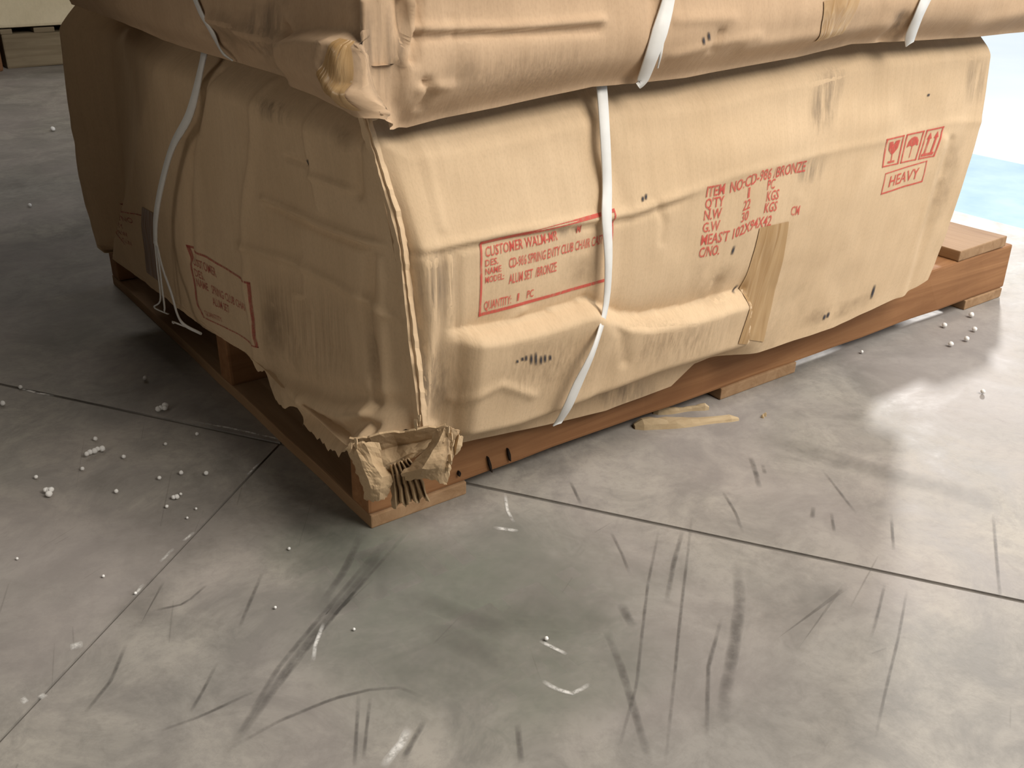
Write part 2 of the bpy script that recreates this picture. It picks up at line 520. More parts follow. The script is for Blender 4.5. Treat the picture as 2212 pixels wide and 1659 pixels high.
marks = [
    ('scuff', 0.006, [(780, 1155), (745, 1230), (697, 1302)]),
    ('scuff', 0.0065, [(850, 1150), (765, 1270), (640, 1420), (560, 1530), (475, 1648)]),
    ('scuff', 0.004, [(838, 1160), (745, 1272), (600, 1445), (512, 1590)]),
    ('scuff', 0.003, [(880, 1150), (800, 1240), (690, 1370), (590, 1500)]),
    ('scuff', 0.0085, [(1592, 1215), (1597, 1300), (1588, 1390), (1568, 1500), (1558, 1572)]),
    ('scuff', 0.0055, [(1310, 1362), (1340, 1440), (1375, 1550), (1405, 1650)]),
    ('scuff', 0.0025, [(1495, 1110), (1465, 1380), (1437, 1659)]),
    ('scuff', 0.0025, [(1424, 1140), (1400, 1260), (1375, 1480), (1330, 1640)]),
    ('scuff', 0.004, [(1475, 1145), (1455, 1215), (1440, 1300)]),
    ('scuff', 0.003, [(490, 1622), (600, 1560), (720, 1510), (800, 1490), (870, 1485), (912, 1508)]),
    ('scuff', 0.005, [(1620, 985), (1632, 1020), (1640, 1055)]),
    ('scuff', 0.004, [(1647, 1003), (1652, 1025)]),
    ('scuff', 0.0022, [(1960, 1270), (1940, 1380), (1912, 1500), (1890, 1600)]),
    ('scuff', 0.0028, [(2145, 1110), (2152, 1200), (2162, 1300)]),
    ('scuff', 0.0028, [(1925, 1110), (1930, 1190)]),
    ('scuff', 0.0025, [(1912, 1260), (1890, 1350), (1880, 1380)]),
    ('scuff', 0.0028, [(1780, 1020), (1850, 1110)]),
    ('scuff', 0.0026, [(1320, 1150), (1345, 1200), (1362, 1246)]),
    ('scuff', 0.0030, [(1232, 1040), (1255, 1090)]),
    ('scuff', 0.0030, [(1560, 1060), (1590, 1110), (1605, 1155)]),
    ('scuff', 0.0040, [(1757, 1095), (1754, 1120)]),
    ('scuff', 0.0030, [(1795, 1105), (1802, 1150)]),
    ('scuff', 0.0070, [(1342, 1305), (1352, 1330), (1368, 1355)]),
    ('scuff', 0.0030, [(570, 1230), (540, 1300), (515, 1360)]),
    ('scuff', 0.0030, [(275, 1385), (240, 1470), (180, 1545)]),
    ('scuff', 0.0026, [(470, 1430), (440, 1490), (410, 1540)]),
    ('scuff', 0.0026, [(330, 1320), (400, 1305), (450, 1262)]),
    ('scuff', 0.0026, [(345, 1580), (430, 1550), (560, 1490)]),
    ('scuff', 0.0026, [(775, 1500), (765, 1659)]),
    ('scuff', 0.0024, [(800, 1505), (785, 1640)]),
    ('scuff', 0.0040, [(918, 1555), (890, 1605), (865, 1650)]),
    ('scuff', 0.0040, [(1118, 1560), (1125, 1650)]),
    ('scuff', 0.0030, [(1560, 1330), (1530, 1440), (1527, 1600)]),
    ('scuff_soft', 0.030, [(1580, 932), (1700, 962), (1880, 1012), (2050, 1060), (2212, 1105)]),
    ('scuff_soft', 0.022, [(660, 1290), (720, 1310), (800, 1300)]),
    ('scuff_soft', 0.018, [(840, 1275), (960, 1315), (1110, 1372)]),
    ('scuff_soft', 0.020, [(900, 1340), (1010, 1400), (1110, 1450)]),
    ('scuff_soft', 0.090, [(1690, 1290), (1740, 1330), (1790, 1350)]),
    ('scuff_soft', 0.12, [(330, 1090), (420, 1180), (470, 1230)]),
    ('scuff_soft', 0.05, [(260, 1290), (320, 1310), (380, 1300)]),
    ('scuff_soft', 0.03, [(180, 1030), (230, 1050), (280, 1045)]),
    ('chalk', 0.0060, [(884, 1570), (868, 1605), (845, 1630), (825, 1659)]),
    ('chalk', 0.0035, [(1170, 1470), (1200, 1490), (1240, 1500), (1275, 1478)]),
    ('chalk', 0.0032, [(1165, 1385), (1195, 1400), (1225, 1415)]),
    ('chalk', 0.0030, [(700, 1345), (680, 1395), (676, 1430)]),
    ('chalk', 0.0070, [(150, 1400), (180, 1393)]),
    ('chalk', 0.0060, [(45, 1518), (60, 1510)]),
    ('chalk', 0.0050, [(85, 1510), (100, 1500)]),
    ('chalk', 0.0030, [(1090, 1065), (1096, 1105), (1110, 1130)]),
    ('chalk', 0.0045, [(1065, 1140), (1120, 1148)]),
    ('chalk', 0.0038, [(40, 838), (80, 850), (120, 856)]),
    ('chalk', 0.0034, [(400, 908), (500, 926), (600, 948), (658, 962)]),
    ('chalk', 0.0026, [(565, 995), (530, 1030)]),
    ('chalk', 0.0030, [(420, 1150), (395, 1170)]),
    ('chalk', 0.0030, [(375, 1185), (345, 1215)]),
    ('chalk', 0.0030, [(310, 1262), (288, 1290)]),
]
for mname, w, pts in marks:
    nm = {'scuff': 'scuff_mark', 'scuff_soft': 'tyre_smear', 'chalk': 'scrape_mark'}[mname]
    floor_ribbon(nm, pts, w*1.6, M[mname], 0.0004 + 0.0002*random.random(), wob=0.05)
rs = random.Random(11)
V, F, UVs = [], [], []
for k in range(26):
    px, py = rs.uniform(-50, 2250), rs.uniform(900, 1680)
    a = rs.gauss(1.9, 0.45); L = rs.uniform(25, 130)
    p0 = at_z(px, py)[:2]; p1 = at_z(px + L*math.cos(a), py + L*math.sin(a))[:2]
    t = (p1-p0)/np.linalg.norm(p1-p0); nn = np.array([-t[1], t[0]])*rs.uniform(0.0004, 0.0011)
    b = len(V)
    for e, q in ((0, p0), (1, p1)):
        for f2, sgn in ((0, -1), (1, 1)):
            V.append((*(q + nn*sgn), 0.0007)); UVs.append((e*0.8+0.1, f2))
    F.append((b, b+1, b+3, b+2))
o = link('fine_scratches', mesh_data('fine_scratches', V, F, UVs), M['scuff_soft'], floor)
tag(o, kind='stuff')
# greenish stain in front of the pallet
for c, rx, ry in (((1010, 1300), 0.20, 0.14), ((1150, 1440), 0.13, 0.10), ((760, 1180), 0.10, 0.10)):
    p = at_z(*c)
    V = []; UVs = []; n = 12
    for i in range(n):
        for j in range(n):
            V.append((p[0]+(i/(n-1)-.5)*2*rx, p[1]+(j/(n-1)-.5)*2*ry, 0.0003)); UVs.append((i/(n-1), j/(n-1)))
    link('stain', mesh_data('stain', V, grid_faces(n, n, flip=True), UVs), M['stain_green'], floor)

# ------------------------------------------------------------------ pallet
PL = 1.330
pal = empty('wooden_pallet', (0.65, 0.48, 0))
tag(pal, 'worn reddish brown wooden pallet under the stacked cartons', 'pallet')
for y0, s in ((0.004, 1), (0.405, 2), (0.925, 3)):
    me = box_mesh('stringer', (0, y0, 0.0185), (PL, y0+0.042, 0.101), 0.004, 0.0022, s, 24, 0)
    st = link('stringer', me, M['wood_x'], pal)
    if s == 1:
        front = st
decks = [(0.012, 0.135), (0.21, 0.30), (0.385, 0.475), (0.56, 0.65), (0.735, 0.825), (0.90, 0.985), (1.150, 1.298)]
for k, (x0, x1) in enumerate(decks):
    link('deck_board', box_mesh('deck_board', (x0, 0.003, 0.102), (x1, 0.972, 0.121), 0.002, 0.0018, k+5, 16, 1), M['wood_y'], pal)
for k, (x0, x1) in enumerate(((0.001, 0.131), (0.575, 0.742), (1.205, 1.322))):
    link('bottom_board', box_mesh('bottom_board', (x0, 0.002, 0.0), (x1, 0.970, 0.018), 0.002, 0.0012, k+31, 16, 1), M['wood_y'], pal)
# splits and nail holes in the front runner
def slit(px0, px1, w, name='split'):
    a = at_plane(*px0, (0, 0.003, 0), (0, 1, 0)); b = at_plane(*px1, (0, 0.003, 0), (0, 1, 0))
    d = (b-a); d /= np.linalg.norm(d); s_ = np.array([d[2], 0, -d[0]])*w/2
    n_ = np.array([0, 0.0035, 0])
    V = [a-s_*0.4-n_, a+s_*0.4-n_, (a+b)/2+s_-n_, b+s_*0.3-n_, b-s_*0.3-n_, (a+b)/2-s_-n_]
    V += [v + 2*n_ for v in V]
    F = [(0, 1, 2, 3, 4, 5)] + [(i, i+6, (i+1) % 6+6, (i+1) % 6) for i in range(6)]
    link(name, mesh_data(name, V, F), M['dark'], front)
slit((1052, 986), (1060, 1018), 0.0030)
slit((1095, 968), (1100, 994), 0.0034)
slit((990, 1017), (990, 1027), 0.0040, 'nail_hole')
slit((1345, 855), (1380, 835), 0.010, 'knot')

# ------------------------------------------------------------------ lower carton
K = np.array([-0.008, -0.046])                 # near corner
GR = np.array([1.003, -0.045]); GL = np.array([-0.047, 0.777])
BACK = np.array([0.96, 0.78])
nR = np.array([-(GR-K)[1], (GR-K)[0], 0]); nR /= np.linalg.norm(nR); nR = -nR      # outward, about -Y
nL = np.array([(GL-K)[1], -(GL-K)[0], 0]); nL /= np.linalg.norm(nL); nL = -nL      # outward, about -X
def pR(px, py): return at_plane(px, py, (*K, 0), nR)
def pL(px, py): return at_plane(px, py, (*K, 0), nL)
def pK(px, py, d=0.0): return at_plane(px, py, (K[0]-HEAD[0]*d, K[1]-HEAD[1]*d, 0), HEAD)

low = empty('cardboard_carton', (0.45, 0.35, 0.121))
tag(low, 'battered pale cardboard carton with red printing and torn corner, on the wooden pallet', 'carton')
edge_near = [pK(897, 925), pK(890, 800), pK(872, 650), pK(850, 540), pK(826, 420), pK(800, 320), pK(778, 238), pK(772, 215)]
rb = [(897, 925), (940, 958), (985, 985), (1060, 968), (1200, 938), (1340, 905), (1480, 850), (1530, 800), (1600, 772), (1800, 706), (1960, 632), (2003, 604)]
rt = [(772, 215), (860, 258), (980, 240), (1100, 216), (1300, 168), (1500, 150), (1740, 106), (1860, 76), (2000, 68), (2146, 60)]
rr = [(2003, 604), (2018, 570), (2045, 490), (2080, 380), (2110, 270), (2128, 190), (2143, 100), (2146, 60)]
SR = Sheet([edge_near[0]] + [pR(*p) for p in rb[1:]], [edge_near[-1]] + [pR(*p) for p in rt[1:]],
           edge_near, [pR(*p) for p in rr], 260, 120, nR)
X, Y = SR.X, SR.Y
c1 = [(780, 535), (880, 527), (1040, 492), (1330, 448), (1500, 388), (1550, 370), (1750, 325), (1900, 300), (2050, 262)]
y1 = interp(c1, X)
d = np.zeros_like(X)
ybm = interp(rb, X)
d += 0.026*np.exp(-np.maximum(y1-Y, 0)/170.0) * smooth(760, 900, X) * (1-0.75*smooth(1500, 2050, X)) * (0.15+0.85*smooth(0, 330, ybm-Y))   # bends outward down to the score line
d += 0.0035*np.exp(-((Y-y1)/9.0)**2)*smooth(860, 1000, X)*(1-0.7*smooth(1400, 1500, X)) - 0.002*np.exp(-((Y-y1-14)/8.0)**2)*(1-smooth(1400, 1480, X))
c2 = [(880, 705), (960, 700), (1040, 690), (1130, 668), (1235, 634), (1310, 668), (1360, 672), (1460, 655), (1592, 622), (1700, 600)]
c3 = [(880, 945), (960, 932), (1100, 902), (1240, 850), (1400, 790), (1510, 757), (1592, 735), (1700, 695)]
y2, y3 = interp(c2, X), interp(c3, X)
win = smooth(930, 1000, X)*(1-smooth(1586, 1594, X))
d += 0.021*smooth(-6, 26, Y-y2)*(1-smooth(-14, 34, Y-y3))*win
d += -0.030*smooth(-8, 45, Y-y3)*smooth(930, 1010, X)*(1-smooth(1560, 1640, X))
d += -0.012*np.exp(-np.abs(Y-y2)/30)*np.where(Y < y2, 1, 0)*win*0.5
# crease triangle in the crumpled flap and other dents
for pts, w, h in ((([(960, 850), (1040, 805), (1110, 830)]), 10, 0.0025), ([(990, 705), (1060, 690), (1100, 655)], 9, 0.0030),
                  ([(1235, 634), (1300, 700), (1310, 760)], 12, -0.003), ([(1385, 425), (1400, 470), (1395, 510)], 8, -0.0022),
                  ([(1530, 600), (1520, 640)], 10, -0.003), ([(905, 300), (930, 480)], 10, 0.002), ([(925, 540), (930, 900)], 9, -0.003),
                  ([(955, 540), (965, 940)], 8, -0.0025), ([(1500, 320), (1900, 258)], 40, 0.003), ([(1700, 420), (1660, 600)], 12, 0.0015),
                  ([(2030, 300), (1985, 470), (1945, 640)], 9, 0.003), ([(2048, 300), (2003, 470), (1962, 640)], 8, -0.003),
                  ([(1270, 240), (1320, 440), (1300, 640), (1260, 850)], 18, -0.0022)):
    d += h*np.exp(-(poly_dist(pts, X, Y)/w)**2)
d += -0.026*(1-smooth(0, 0.11, 1-SR.v))
d += 0.003*vnoise(SR.P, 7, 1) + 0.0012*vnoise(SR.P, 28, 2)
d *= smooth(0, 0.03, SR.u)
d += -0.02*(1-smooth(0, 0.08, 1-SR.v))*(1-smooth(0, 0.03, SR.u))
SR.push(d)
# crooked lower hem
SR.finish()

hem = [(245, 560), (300, 600), (370, 655), (440, 706), (500, 745), (530, 762), (545, 778), (556, 800), (575, 800), (590, 838), (600, 862),
      (640, 885), (672, 912), (700, 935), (735, 962), (760, 975), (790, 955), (806, 942), (850, 938), (897, 925)]
lb = [(245, 560), (370, 655), (500, 742), (600, 815), (700, 880), (800, 925), (897, 925)]
lt = [(138, -10), (250, 22), (330, 56), (460, 97), (620, 146), (720, 188), (772, 215)]
ll = [(245, 560), (212, 535), (196, 480), (176, 415), (163, 330), (150, 240), (138, 140), (128, 60), (138, -10)]
SL = Sheet([pL(*p) for p in lb[:-1]] + [edge_near[0]], [pL(*p) for p in lt[:-1]] + [edge_near[-1]],
           [pL(*p) for p in ll], edge_near, 220, 120, nL)
X, Y = SL.X, SL.Y
d = np.zeros_like(X)
fold = interp([(0, 355), (60, 350), (300, 300), (520, 248), (700, 230)], Y)
val = interp([(0, 166), (60, 168), (300, 190), (520, 228), (700, 240)], Y)
rim = interp(sorted([(p[1], p[0]) for p in ll]), Y)
tt_ = np.clip((fold-X)/np.maximum(fold-val, 1), 0, 1); rr_ = np.clip((val-X)/np.maximum(val-rim, 1), 0, 1)
d += -0.046*(tt_**1.15)*(1-smooth(0, 1, rr_))*(1-0.6*smooth(430, 560, Y))
low_crease = interp([(500, 740), (600, 805), (700, 838), (800, 868), (890, 880)], X)
d += 0.020*smooth(-5, 60, Y-low_crease)*smooth(520, 620, X)
d += 0.004*np.sin((Y-low_crease)/9.0)*smooth(-60, 0, Y-low_crease)*np.exp(-np.abs(Y-low_crease)/40)*smooth(540, 640, X)
for pts, w, h in (([(545, 180), (548, 300), (530, 470), (535, 620), (555, 760)], 7, 0.003), ([(570, 430), (680, 480), (790, 520), (860, 535)], 8, 0.0035),
                  ([(575, 440), (680, 495), (790, 535)], 8, -0.003), ([(520, 530), (620, 560), (720, 610), (860, 690)], 9, 0.003),
                  ([(440, 160), (420, 300), (408, 450), (412, 560)], 6, -0.003), ([(425, 300), (430, 560)], 8, 0.002),
                  ([(655, 560), (662, 640), (640, 640)], 8, 0.002), ([(800, 560), (790, 700), (815, 870)], 12, -0.004),
                  ([(825, 560), (835, 860)], 14, 0.003), ([(660, 230), (670, 350), (690, 450)], 6, 0.0025), ([(620, 340), (665, 355)], 6, -0.0025),
                  ([(755, 240), (770, 340), (775, 420)], 9, -0.004), ([(670, 380), (760, 410)], 7, 0.0025),
                  ([(640, 840), (760, 890), (830, 910)], 9, -0.006), ([(600, 800), (700, 850), (800, 880)], 8, 0.005), ([(660, 830), (690, 900)], 6, 0.004)):
    d += 1.5*h*np.exp(-(poly_dist(pts, X, Y)/w)**2)
d += -0.050*(1-smooth(0, 0.16, 1-SL.v))*(0.5+0.5*smooth(0, 0.1, SL.u))
d += 0.004*vnoise(SL.P, 6, 5) + 0.0014*vnoise(SL.P, 30, 6)
d *= 1-smooth(0.97, 1.0, SL.u)
SL.push(d)
hy = interp(hem, SL.X[:, 0]); cy_ = SL.Y[:, 0]
for k in range(16):
    SL.P[:, k, 2] -= (hy-cy_)*(np.linalg.norm(SL.P[:, 0]-CAM, axis=1)/FPX)*1.08*(1-k/16)**1.5
# ragged torn hem along the bottom of the side panel
rg = random.Random(3)
for i in range(SL.n):
    x = SL.X[i, 0]
    a = (0.002 if x < 540 else 0.009)
    j = a*(noise.noise(Vector((x*0.035, 3.0, 0))) + 0.6*noise.noise(Vector((x*0.11, 5.0, 0))) + 0.25*(rg.random()-0.5))
    for k in range(8):
        SL.P[i, k, 2] += j*(1-k/8)
for j in range(SL.m):
    sft = 0.004*noise.noise(Vector((j*0.16, 9.0, 0)))*(1 if j < 70 else 0.4)
    for k in range(6): SL.P[k, j, 1] += sft*(1-k/6)
SL.finish()

def carton_body(name, parent, SLs, SRs, back, mat, zt, zb):
    a, fa, ua = SLs.mesh_arrays(); b, fb, ub = SRs.mesh_arrays()
    V = list(a) + list(b); UVs = list(ua) + list(ub)
    F = list(fa) + [tuple(i+len(a) for i in f) for f in fb]
    # far sides, top and underside as folded sheets
    fr, fl = SRs.P[-1], SLs.P[0]
    bx = np.array(back)
    base = len(V)
    m = fr.shape[0]
    for k in range(m):
        for q in (fr[k], np.array([bx[0], bx[1], zb + (zt-zb)*k/(m-1)]), fl[k]):
            q = np.array([q[0], q[1], max(q[2], zb)])
            V.append(q); UVs.append((q[0]+q[1], q[2]))
    for k in range(m-1):
        for c in (0, 1):
            F.append((base+3*k+c, base+3*k+c+1, base+3*k+c+4, base+3*k+c+3))
    for kk in (0, -1):
        lim = (lambda q: np.array([q[0], q[1], max(q[2], zb)])) if kk == 0 else (lambda q: np.array([q[0], q[1], min(q[2], zt)]))
        ring = [SLs.P[i, kk] for i in range(0, SLs.n, 4)] + [SRs.P[i, kk] for i in range(0, SRs.n, 4)] + [SRs.P[-1, kk], np.array([bx[0], bx[1], zb if kk == 0 else zt])]
        ring = [lim(r) for r in ring]
        st = len(V)
        cz = np.mean([r[2] for r in ring])
        for q in ring: V.append(q); UVs.append((q[0], q[1]))
        V.append(np.array([np.mean([r[0] for r in ring]), np.mean([r[1] for r in ring]), cz])); UVs.append((0.4, 0.4))
        c = len(V)-1
        for i in range(len(ring)): F.append((st+i, st+(i+1) % len(ring), c))
    return link(name, mesh_data(name, V, F, UVs), mat, parent, True)

body_low = carton_body('body', low, SL, SR, (*BACK,), M['card_low'], 0.508, 0.124)

# ------------------------------------------------------------------ upper carton
up = empty('cardboard_carton', (0.5, 0.4, 0.475))
tag(up, 'dented tan cardboard carton lying on top of the red-printed carton', 'carton')
K2 = np.array([-0.006, -0.078]); G2R = np.array([1.30, -0.070]); G2L = np.array([-0.055, 0.93])
def pR2(px, py): return at_plane(px, py, (*K2, 0), (0, 1, 0))
def pL2(px, py): return at_plane(px, py, (K2[0]+nL[0]*0.020, K2[1], 0), nL)
def pK2(px, py, d=0.0): return at_plane(px, py, (K2[0]-HEAD[0]*d, K2[1]-HEAD[1]*d, 0), HEAD)
ZT = 0.86
e2 = [pK2(842, 280), pK2(832, 225), pK2(828, 120), pK2(822, 0)]
e2.append(np.array([e2[-1][0], e2[-1][1], ZT]))
b2 = [(842, 280), (900, 283), (980, 262), (1100, 238), (1200, 215), (1300, 192), (1380, 186), (1500, 172), (1620, 150), (1740, 128), (1860, 98), (2000, 90), (2140, 82), (2300, 66)]
bR = [e2[0]] + [pR2(*p) for p in b2[1:]]
eR = [bR[-1], bR[-1] + np.array([0.0, 0, 0.1]), np.array([bR[-1][0], bR[-1][1], ZT])]
S2R = Sheet(bR, [e2[-1], eR[-1]], e2, eR, 240, 130, (0, -1, 0))
X, Y = S2R.X, S2R.Y
yb = interp(b2, X)
h = S2R.P[..., 2] - S2R.P[:, :1, 2]
d = -0.017*(1-smooth(0.0, 0.040, h))**2 + 0.010*np.exp(-((h-0.05)/0.03)**2)
for pts, w, hh in (([(900, 60), (1100, 58), (1290, 40)], 9, 0.005), ([(900, 80), (1280, 62)], 10, -0.004), ([(860, 0), (868, 90), (845, 180), (840, 260)], 11, -0.010),
                   ([(885, 0), (880, 60), (862, 130)], 9, 0.009), ([(900, 0), (895, 70), (880, 130)], 8, -0.007),
                   ([(910, 175), (925, 200), (915, 230)], 10, -0.008), ([(900, 190), (960, 185)], 12, 0.004), ([(975, 40), (980, 170)], 6, -0.002),
                   ([(1410, 0), (1395, 90), (1370, 175)], 14, -0.005), ([(1440, 120), (1530, 95), (1620, 75)], 12, 0.003), ([(1540, 65), (1525, 105)], 7, -0.005),
                   ([(1560, 35), (1450, 40)], 14, 0.003), ([(1600, 100), (1900, 60)], 18, 0.004), ([(1940, 40), (1925, 85)], 12, -0.006), ([(2100, 60), (2212, 30)], 20, 0.004)):
    d += hh*np.exp(-(poly_dist(pts, X, Y)/w)**2)
d += 0.005*vnoise(S2R.P, 5, 8) + 0.0016*vnoise(S2R.P, 24, 9)
d *= smooth(0, 0.02, S2R.u)
S2R.push(d); S2R.finish()

l2 = [(138, 10), (250, 52), (330, 88), (400, 112), (460, 128), (540, 150), (620, 176), (700, 206), (760, 236), (800, 262), (842, 280)]
bL = [pL2(*p) for p in l2[:-1]] + [e2[0]]
eL = [bL[0], bL[0]+np.array([0, 0, 0.1]), np.array([bL[0][0], bL[0][1], ZT])]
S2L = Sheet(bL, [eL[-1], e2[-1]], eL, e2, 200, 130, nL)
X, Y = S2L.X, S2L.Y
h = S2L.P[..., 2] - S2L.P[:, :1, 2]
d = -0.012*(1-smooth(0.0, 0.035, h))**2 + 0.004*np.exp(-((h-0.045)/0.03)**2)
ystep = interp([(400, 30), (560, 60), (640, 72), (690, 62), (760, 66), (800, 90)], X)
d += 0.020*smooth(-4, 22, Y-ystep)*smooth(590, 650, X)*(1-smooth(785, 800, X))
for pts, w, hh in (([(770, 0), (785, 110), (800, 250)], 9, -0.012), ([(795, 0), (806, 120), (815, 250)], 9, 0.008), ([(812, 0), (818, 200)], 6, -0.007),
                   ([(628, 60), (632, 85)], 8, -0.010), ([(620, 10), (640, 60)], 6, 0.003), ([(470, 40), (590, 90)], 14, 0.006), ([(440, 60), (560, 120)], 12, -0.005),
                   ([(750, 85), (740, 130), (775, 220)], 8, 0.006), ([(790, 110), (780, 180)], 10, -0.010), ([(580, 0), (585, 110)], 12, -0.005)):
    d += hh*np.exp(-(poly_dist(pts, X, Y)/w)**2)
d += 0.005*vnoise(S2L.P, 5, 12) + 0.0018*vnoise(S2L.P, 24, 13)
d *= 1-smooth(0.985, 1.0, S2L.u)
S2L.push(d); S2L.finish()
carton_body('body', up, S2L, S2R, (1.28, 0.96), M['card_up'], ZT, 0.522)

# ------------------------------------------------------------------ printing, tape, straps, stains
def text_mesh(strings):
    """strings: (text, x, y, height, width or None) in label space 0..1 (y down); returns verts, faces"""
    V, F = [], []
    for txt, x, y, hgt, wid in strings:
        cu = bpy.data.curves.new('print', 'FONT')
        cu.body = txt
        cu.size = 1.0
        cu.offset = 0.016
        cu.resolution_u = 2
        ob = bpy.data.objects.new('print', cu)
        col.objects.link(ob)
        bpy.context.view_layer.update()
        me = bpy.data.meshes.new_from_object(ob)
        bpy.data.objects.remove(ob)
        co = np.array([v.co[:2] for v in me.vertices])
        if len(co) == 0: continue
        w0 = co[:, 0].max() - co[:, 0].min()
        sx = (wid/w0) if wid else hgt
        b = len(V)
        for c in co:
            V.append((x + (c[0]-co[:, 0].min())*sx, y + hgt - c[1]/0.72*hgt))
        F += [tuple(b+i for i in p.vertices) for p in me.polygons]
        bpy.data.meshes.remove(me)
    return V, F

def bars(rects):
    V, F = [], []
    for x0, y0, x1, y1 in rects:
        n = max(2, int(max(abs(x1-x0), abs(y1-y0))/0.04)+1)
        b = len(V)
        horiz = abs(x1-x0) > abs(y1-y0)
        for k in range(n):
            t = k/(n-1)
            if horiz: V += [(x0+(x1-x0)*t, y0), (x0+(x1-x0)*t, y1)]
            else: V += [(x0, y0+(y1-y0)*t), (x1, y0+(y1-y0)*t)]
        for k in range(n-1): F.append((b+2*k, b+2*k+1, b+2*k+3, b+2*k+2))
    return V, F

def print_on(S, quad, items, name, mat, parent, label=None, lift=0.0007):
    ij = [np.array(S.inv(*q)) for q in quad]
    V, F = [], []
    for v, f in items:
        b = len(V)
        for (a, c) in v:
            t = (1-c)*((1-a)*ij[0] + a*ij[1]) + c*((1-a)*ij[3] + a*ij[2])
            V.append(S.pt(t[0], t[1], lift))
        F += [tuple(b+i for i in q) for q in f]
    o = link(name, mesh_data(name, V, F), mat, parent)
    if label: o['label'] = label
    return o

# address panel
Q1 = [(1038, 522), (1326, 450), (1314, 606), (1033, 684)]
print_on(SR, Q1, [bars([(0, 0, 1, 0.045), (0, 0.95, 1, 0.995), (0, 0, 0.014, 1), (0.986, 0, 1, 1)])], 'printed_frame', M['ink'], low, 'red printed frame around the order panel')
print_on(SR, Q1, [text_mesh([
    ('CUSTOMER WALM-MR', 0.035, 0.085, 0.13, 0.52), ('M', 0.70, 0.085, 0.11, 0.03),
    ('DES.', 0.035, 0.25, 0.085, 0.09), ('NAME', 0.035, 0.36, 0.085, 0.11), ('CD-986 SPRING ENTY CLUB CHAIR CAST', 0.20, 0.30, 0.13, 0.72),
    ('MODEL:', 0.035, 0.47, 0.085, 0.13), ('ALUM SET  /BRONZE', 0.20, 0.51, 0.13, 0.36),
    ('QUANTITY:', 0.035, 0.80, 0.12, 0.19), ('1', 0.27, 0.80, 0.11, 0.014), ('PC', 0.345, 0.80, 0.11, 0.05)])],
    'printed_lettering', M['ink'], low, 'red lettering of the order panel')
# item panel
Q2 = [(1528, 402), (1745, 345), (1715, 505), (1508, 556)]
print_on(SR, Q2, [text_mesh([
    ('ITEM  NO:CD-986 /BRONZE', 0.0, 0.00, 0.15, 0.99),
    ('Q\'TY', 0.0, 0.17, 0.14, 0.17), ('1', 0.40, 0.17, 0.14, 0.02), ('PC', 0.60, 0.16, 0.14, 0.08),
    ('N.W', 0.0, 0.33, 0.14, 0.16), ('22', 0.37, 0.33, 0.14, 0.07), ('KGS', 0.61, 0.32, 0.14, 0.13),
    ('G.W', 0.0, 0.50, 0.14, 0.16), ('30', 0.37, 0.49, 0.14, 0.07), ('KGS', 0.61, 0.48, 0.14, 0.13),
    ('MEAS\'T 102X94X42', 0.0, 0.67, 0.15, 0.71), 
    ('C/NO.', 0.0, 0.85, 0.15, 0.20)])], 'printed_lettering', M['ink'], low, 'red lettering of the item and weight panel')
print_on(SR, Q2, [text_mesh([('CM', 0.91, 0.60, 0.13, 0.09)])], 'printed_lettering', M['ink'], low, 'red letters CM')
# handling symbols
Q3 = [(1915, 300), (2040, 272), (2018, 338), (1905, 362)]
sym = []
for x0 in (0.0, 0.345, 0.69):
    sym.append(bars([(x0, 0, x0+0.31, 0.05), (x0, 0.95, x0+0.31, 1.0), (x0, 0, x0+0.025, 1), (x0+0.285, 0, x0+0.31, 1)]))
def fan(pts): return pts, [tuple(range(len(pts)))]
sym.append(fan([(0.06, 0.14), (0.13, 0.14), (0.155, 0.28), (0.18, 0.14), (0.25, 0.14), (0.235, 0.42), (0.18, 0.58), (0.13, 0.58), (0.075, 0.42)]))
sym.append(bars([(0.145, 0.55, 0.165, 0.84), (0.09, 0.82, 0.22, 0.90)]))
sym.append(fan([(0.40, 0.48), (0.41, 0.30), (0.45, 0.18), (0.50, 0.14), (0.55, 0.18), (0.59, 0.30), (0.60, 0.48), (0.55, 0.44), (0.50, 0.48), (0.45, 0.44)]))
sym.append(bars([(0.493, 0.45, 0.508, 0.86)]))
sym.append(bars([(0.762, 0.30, 0.80, 0.82), (0.887, 0.30, 0.925, 0.82), (0.73, 0.82, 0.955, 0.92)]))
sym.append(fan([(0.735, 0.34), (0.781, 0.12), (0.827, 0.34)])); sym.append(fan([(0.86, 0.34), (0.906, 0.12), (0.952, 0.34)]))
print_on(SR, Q3, sym, 'printed_symbols', M['ink'], low, 'red fragile, keep dry and this way up symbols')
Q4 = [(1912, 374), (2003, 346), (1992, 392), (1902, 420)]
print_on(SR, Q4, [bars([(0, 0, 1, 0.06), (0, 0.94, 1, 1.02), (0, 0, 0.025, 1), (0.975, 0, 1, 1)]), text_mesh([('HEAVY', 0.15, 0.22, 0.52, 0.70)])],
         'printed_lettering', M['ink'], low, 'red word HEAVY in a frame')
